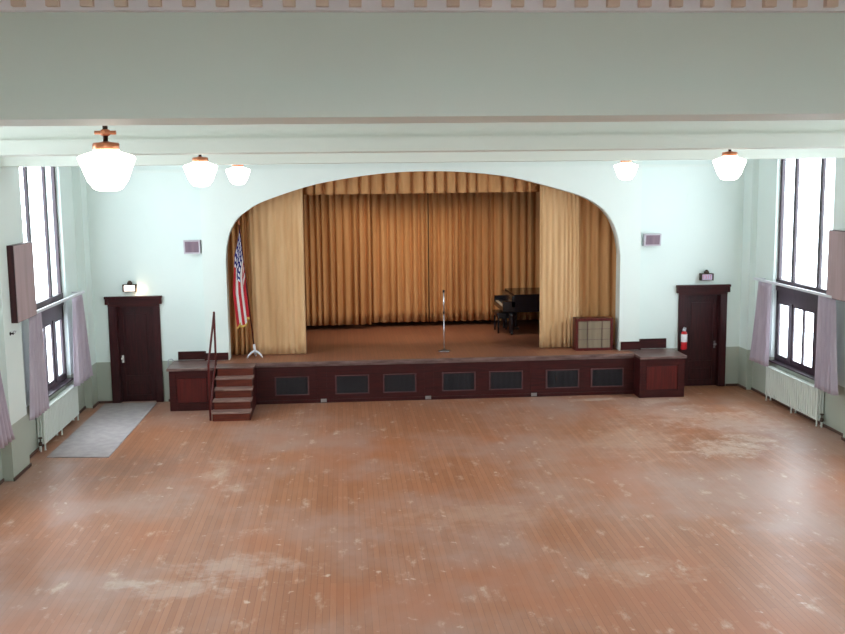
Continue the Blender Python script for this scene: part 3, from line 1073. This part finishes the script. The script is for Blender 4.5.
# ------------------------------------------------------------------ microphone stand
mc = thing('microphone_stand', 'chrome microphone stand with a round base at the middle of the stage', 'microphone stand', (2.16, 22.0, ZS))
c = (2.16, 22.0, ZS)
MB().lathe(c, [(.13, 0), (.13, .018), (.115, .03), (.03, .045), (.02, .07)], 28).build('base', M['steel'], mc)
MB().tube([(2.16, 22.0, ZS + .05), (2.16, 22.0, ZS + .86)], .011, 12).build('lower_tube', M['chrome'], mc)
MB().tube([(2.16, 22.0, ZS + .84), (2.16, 22.0, ZS + 1.30)], .014, 12).build('upper_tube', M['chrome'], mc)
MB().lathe((2.16, 22.0, ZS + .82), [(.02, 0), (.024, .01), (.024, .05), (.018, .06)], 14).build('clutch', M['iron'], mc)
MB().lathe((2.16, 22.0, ZS + 1.30), [(.022, -.01), (.024, .0), (.024, .035), (.012, .045)], 14).build('clip', M['black'], mc)

# ------------------------------------------------------------------ loudspeaker cabinet on the stage
cb = thing('speaker_cabinet', 'old wooden loudspeaker cabinet with beige cloth front standing at stage right edge', 'loudspeaker', (5.40, 21.76, ZS))
x0, x1, z0, z1 = 4.98, 5.80, ZS, ZS + .70
yf = 21.62
MB().box(x0, x1, yf, yf + .035, z0, z0 + .06, .006).box(x0, x1, yf, yf + .035, z1 - .06, z1, .006).box(x0, x0 + .06, yf, yf + .035, z0 + .05, z1 - .05, .006) \
    .box(x1 - .06, x1, yf, yf + .035, z0 + .05, z1 - .05, .006).box(x0, x1, yf + .03, yf + .32, z0, z1, .006).build('case', M['mahog_red'], cb)
MB().box(x0 + .055, x1 - .055, yf + .012, yf + .03, z0 + .055, z1 - .055).build('grille_cloth', M['beige'], cb)
ln = MB()
for x in (x0 + .26, x1 - .24):
    ln.box(x - .005, x + .005, yf + .006, yf + .013, z0 + .06, z1 - .06)
for z in (z0 + .24, z0 + .47):
    ln.box(x0 + .06, x1 - .06, yf + .007, yf + .013, z - .004, z + .004)
ln.build('seams', M['trimline'], cb)
# dark case standing behind the cabinet
MBc = MB().box(5.70, 5.88, 22.0, 22.1, ZS, ZS + .42, .01)
MBc.tube([(5.74, 22.05, ZS + .41), (5.74, 22.05, ZS + .46), (5.84, 22.05, ZS + .46), (5.84, 22.05, ZS + .41)], .01, 8)
tag(MBc.build('equipment_case', M['black']), 'small black case in the shadow behind the wooden speaker cabinet', 'case')

ZS = ZS + .001
# ------------------------------------------------------------------ grand piano
pn = thing('grand_piano', 'black grand piano half hidden behind the right stage curtain', 'piano', (4.7, 24.6, ZS))
zb, zr, zt = ZS + .56, ZS + .95, ZS + .985


def piano_outline(inset=0.0):
    pts = [(4.05, 23.95)]
    pts += [(4.05, 25.40), (4.9, 25.40), (5.3, 25.38)]
    for k in range(0, 9):
        a = PI / 2 - PI * k / 8
        pts.append((5.55 + .22 * math.cos(a), 25.12 + .26 * math.sin(a)))
    pts += [(5.35, 24.80), (5.05, 24.62), (4.85, 24.35), (4.75, 24.05), (4.65, 23.97)]
    return pts


pts = piano_outline()
MB().prism(pts, zb, zr, 'XY').build('rim', M['piano'], pn)
cx_, cy_ = 4.75, 24.7
MB().prism([(cx_ + (x - cx_) * 1.02, cy_ + (y - cy_) * 1.02) for x, y in pts], zr, zt, 'XY').build('lid', M['piano'], pn)
kb = MB().box(3.76, 4.06, 23.95, 25.40, zb + .02, zb + .12, .008).box(3.76, 4.06, 23.95, 24.04, zb + .12, zb + .26, .008).box(3.76, 4.06, 25.31, 25.40, zb + .12, zb + .26, .008)
kbo = kb.build('keybed', M['piano'], pn)
ks = MB()
for i in range(52):
    ys = 24.05 + i * 1.25 / 52
    ks.box(3.79, 3.95, ys + .001, ys + .023, zb + .12, zb + .145)
ks.build('white_keys', M['ivory'], kbo)
ks = MB()
for i in range(52):
    if i % 7 in (2, 6): continue
    ys = 24.05 + (i + 1) * 1.25 / 52
    ks.box(3.84, 3.95, ys - .006, ys + .006, zb + .14, zb + .158)
ks.build('black_keys', M['black'], kbo)
MB().box(3.97, 4.06, 23.95, 25.40, zb + .12, zr, .004).build('fallboard', M['piano'], pn)
for x, y in ((4.0, 24.08), (4.0, 25.30), (5.45, 25.12)):
    MB().lathe((x, y, ZS), [(.02, 0), (.03, .01), (.03, .05), (.022, .07), (.045, .12), (.06, .36), (.075, .46), (.08, zb - ZS)], 12).build('leg', M['piano'], pn)
MB().box(4.15, 4.20, 24.55, 24.60, ZS + .1, zb).box(4.15, 4.20, 24.78, 24.83, ZS + .1, zb).box(4.10, 4.24, 24.5, 24.88, ZS + .07, ZS + .13, .006).build('pedal_lyre', M['piano'], pn)
for y in (24.60, 24.69, 24.78):
    MB().box(4.0, 4.12, y - .012, y + .012, ZS + .085, ZS + .1, .003).build('pedal', M['brass'], pn)

# piano bench pushed under the keyboard end
bn = thing('piano_bench', 'black piano bench in the dark at the keyboard end of the piano', 'bench', (3.86, 24.68, ZS))
MB().box(3.67, 4.05, 24.36, 25.05, ZS + .44, ZS + .50, .01).box(3.71, 4.01, 24.40, 25.01, ZS + .36, ZS + .44).build('seat', M['piano'], bn)
for x in (3.72, 4.00):
    for y in (24.41, 25.0):
        MB().box(x - .02, x + .02, y - .02, y + .02, ZS, ZS + .37).build('leg', M['piano'], bn)

# ------------------------------------------------------------------ extinguisher on the right door's casing
ex = thing('fire_extinguisher', 'red fire extinguisher with a painted white glare, hanging beside the right door', 'fire extinguisher', (7.36, YB - .13, .86))
ec = (7.365, YB - .115, .86)
MB().lathe(ec, [(.05, 0), (.066, .012), (.068, .03), (.068, .34), (.055, .385), (.025, .41), (.022, .43)], 24).build('cylinder', M['red'], ex)
MB().lathe(ec, [(.0685, .17), (.0695, .172), (.0695, .335), (.0685, .34)], 24).build('glare_band', M['glare'], ex)  # white band paints in the glare on the upper cylinder
MB().lathe(ec, [(.03, .40), (.036, .41), (.036, .46), (.018, .47)], 14).build('valve', M['chrome'], ex)
MB().box(ec[0] - .012, ec[0] + .012, ec[1] - .11, ec[1] + .03, ec[2] + .475, ec[2] + .49, .003).box(ec[0] - .012, ec[0] + .012, ec[1] - .10, ec[1] + .03, ec[2] + .455, ec[2] + .466, .003).build('handle', M['chrome'], ex)
MB().tube([(ec[0] - .03, ec[1], ec[2] + .45), (ec[0] - .085, ec[1], ec[2] + .42), (ec[0] - .09, ec[1], ec[2] + .25), (ec[0] - .078, ec[1] - .01, ec[2] + .08)], .011, 8).build('hose', M['black'], ex)
MB().box(ec[0] - .02, ec[0] + .02, ec[1] + .06, YB - .035, ec[2] + .28, ec[2] + .42).build('bracket', M['iron'], ex)

# ------------------------------------------------------------------ mat and cord on the left
mt = MB()
q = [(-5.08, 17.40), (-4.02, 17.28), (-3.96, 21.58), (-5.04, 21.62)]
mt.prism(q, 0.0, .012, 'XY')
mo = mt.build('entrance_mat', M['mat'])
tag(mo, 'long grey mat on the wooden floor in front of the left door', 'mat')
cd = MB().tube([(-3.57, 21.55, ZS + .012), (-3.62, 21.55, ZS + .05), (-3.69, 21.56, ZS + .03), (-3.70, 21.57, ZS - .1), (-3.66, 21.57, .45), (-3.69, 21.57, .25), (-3.65, 21.57, .03), (-3.64, 21.5, .012)], .012, 8)
tag(cd.build('power_cord', M['cord']), 'thin grey cord hanging down the end of the left stage block', 'cord')

# added fill: unseen warm lamps behind the valance to brighten the stage
bt = thing('added_stage_light', 'long black trough of added, unseen warm lamps brightening the stage behind the valance', 'added light', (1.7, 22.95, 5.05))
MB().box(-.4, 3.9, 22.80, 22.95, 5.10, 5.24, .01).build('trough', M['black'], bt)
for i in range(3):
    MB().tube([(-.2 + i * 1.9, 22.88, 5.23), (-.2 + i * 1.9, 22.88, SZC)], .012, 8).build('hanger', M['black'], bt)
for i in range(7):
    x = -.1 + i * .6
    ld = bpy.data.lights.new('added_stage_spot', 'SPOT')
    ld.energy = 38; ld.color = (1.0, .84, .66); ld.spot_size = math.radians(78); ld.spot_blend = 0.6; ld.shadow_soft_size = .06
    lo = bpy.data.objects.new('added_stage_spot', ld)
    COL.objects.link(lo)
    lo.location = (x, 22.95, 5.05)
    lo.rotation_euler = Vector((0, 2.6, -3.6)).to_track_quat('-Z', 'Y').to_euler()

# ------------------------------------------------------------------ light
w = bpy.data.worlds.new('overcast_sky')
SC.world = w
w.use_nodes = True
nt = w.node_tree
bg = nt.nodes['Background']
bg.inputs[0].default_value = (0.88, 0.96, 1.0, 1)
bg.inputs[1].default_value = 6.0
SC.cycles.max_bounces = 16
SC.cycles.diffuse_bounces = 8
SC.cycles.glossy_bounces = 4
SC.cycles.transparent_max_bounces = 16
SC.cycles.sample_clamp_indirect = 8
SC.cycles.caustics_reflective = False
SC.cycles.caustics_refractive = False

# ------------------------------------------------------------------ camera
f, yaw, pit, roll = 1027.5, .0769, .1338, .0118
fwd = Vector((math.sin(yaw) * math.cos(pit), math.cos(yaw) * math.cos(pit), -math.sin(pit)))
rt = Vector((math.cos(yaw), -math.sin(yaw), 0))
dn = fwd.cross(rt)
r2 = math.cos(roll) * rt + math.sin(roll) * dn
d2 = -math.sin(roll) * rt + math.cos(roll) * dn
cam = bpy.data.cameras.new('camera')
co = bpy.data.objects.new('camera', cam)
COL.objects.link(co)
mw = Matrix.Identity(4)
for i in range(3):
    mw[i][0], mw[i][1], mw[i][2] = r2[i], -d2[i], -fwd[i]
mw[0][3], mw[1][3], mw[2][3] = 0, 0, H
co.matrix_world = mw
cam.sensor_width = 36
cam.lens = f / 845 * 36
cam.clip_start = 0.05
SC.camera = co
SC.view_settings.view_transform = 'Standard'
SC.view_settings.look = 'None'
SC.view_settings.gamma = 1
SC.view_settings.use_curve_mapping = False
SC.view_settings.exposure = 0.9
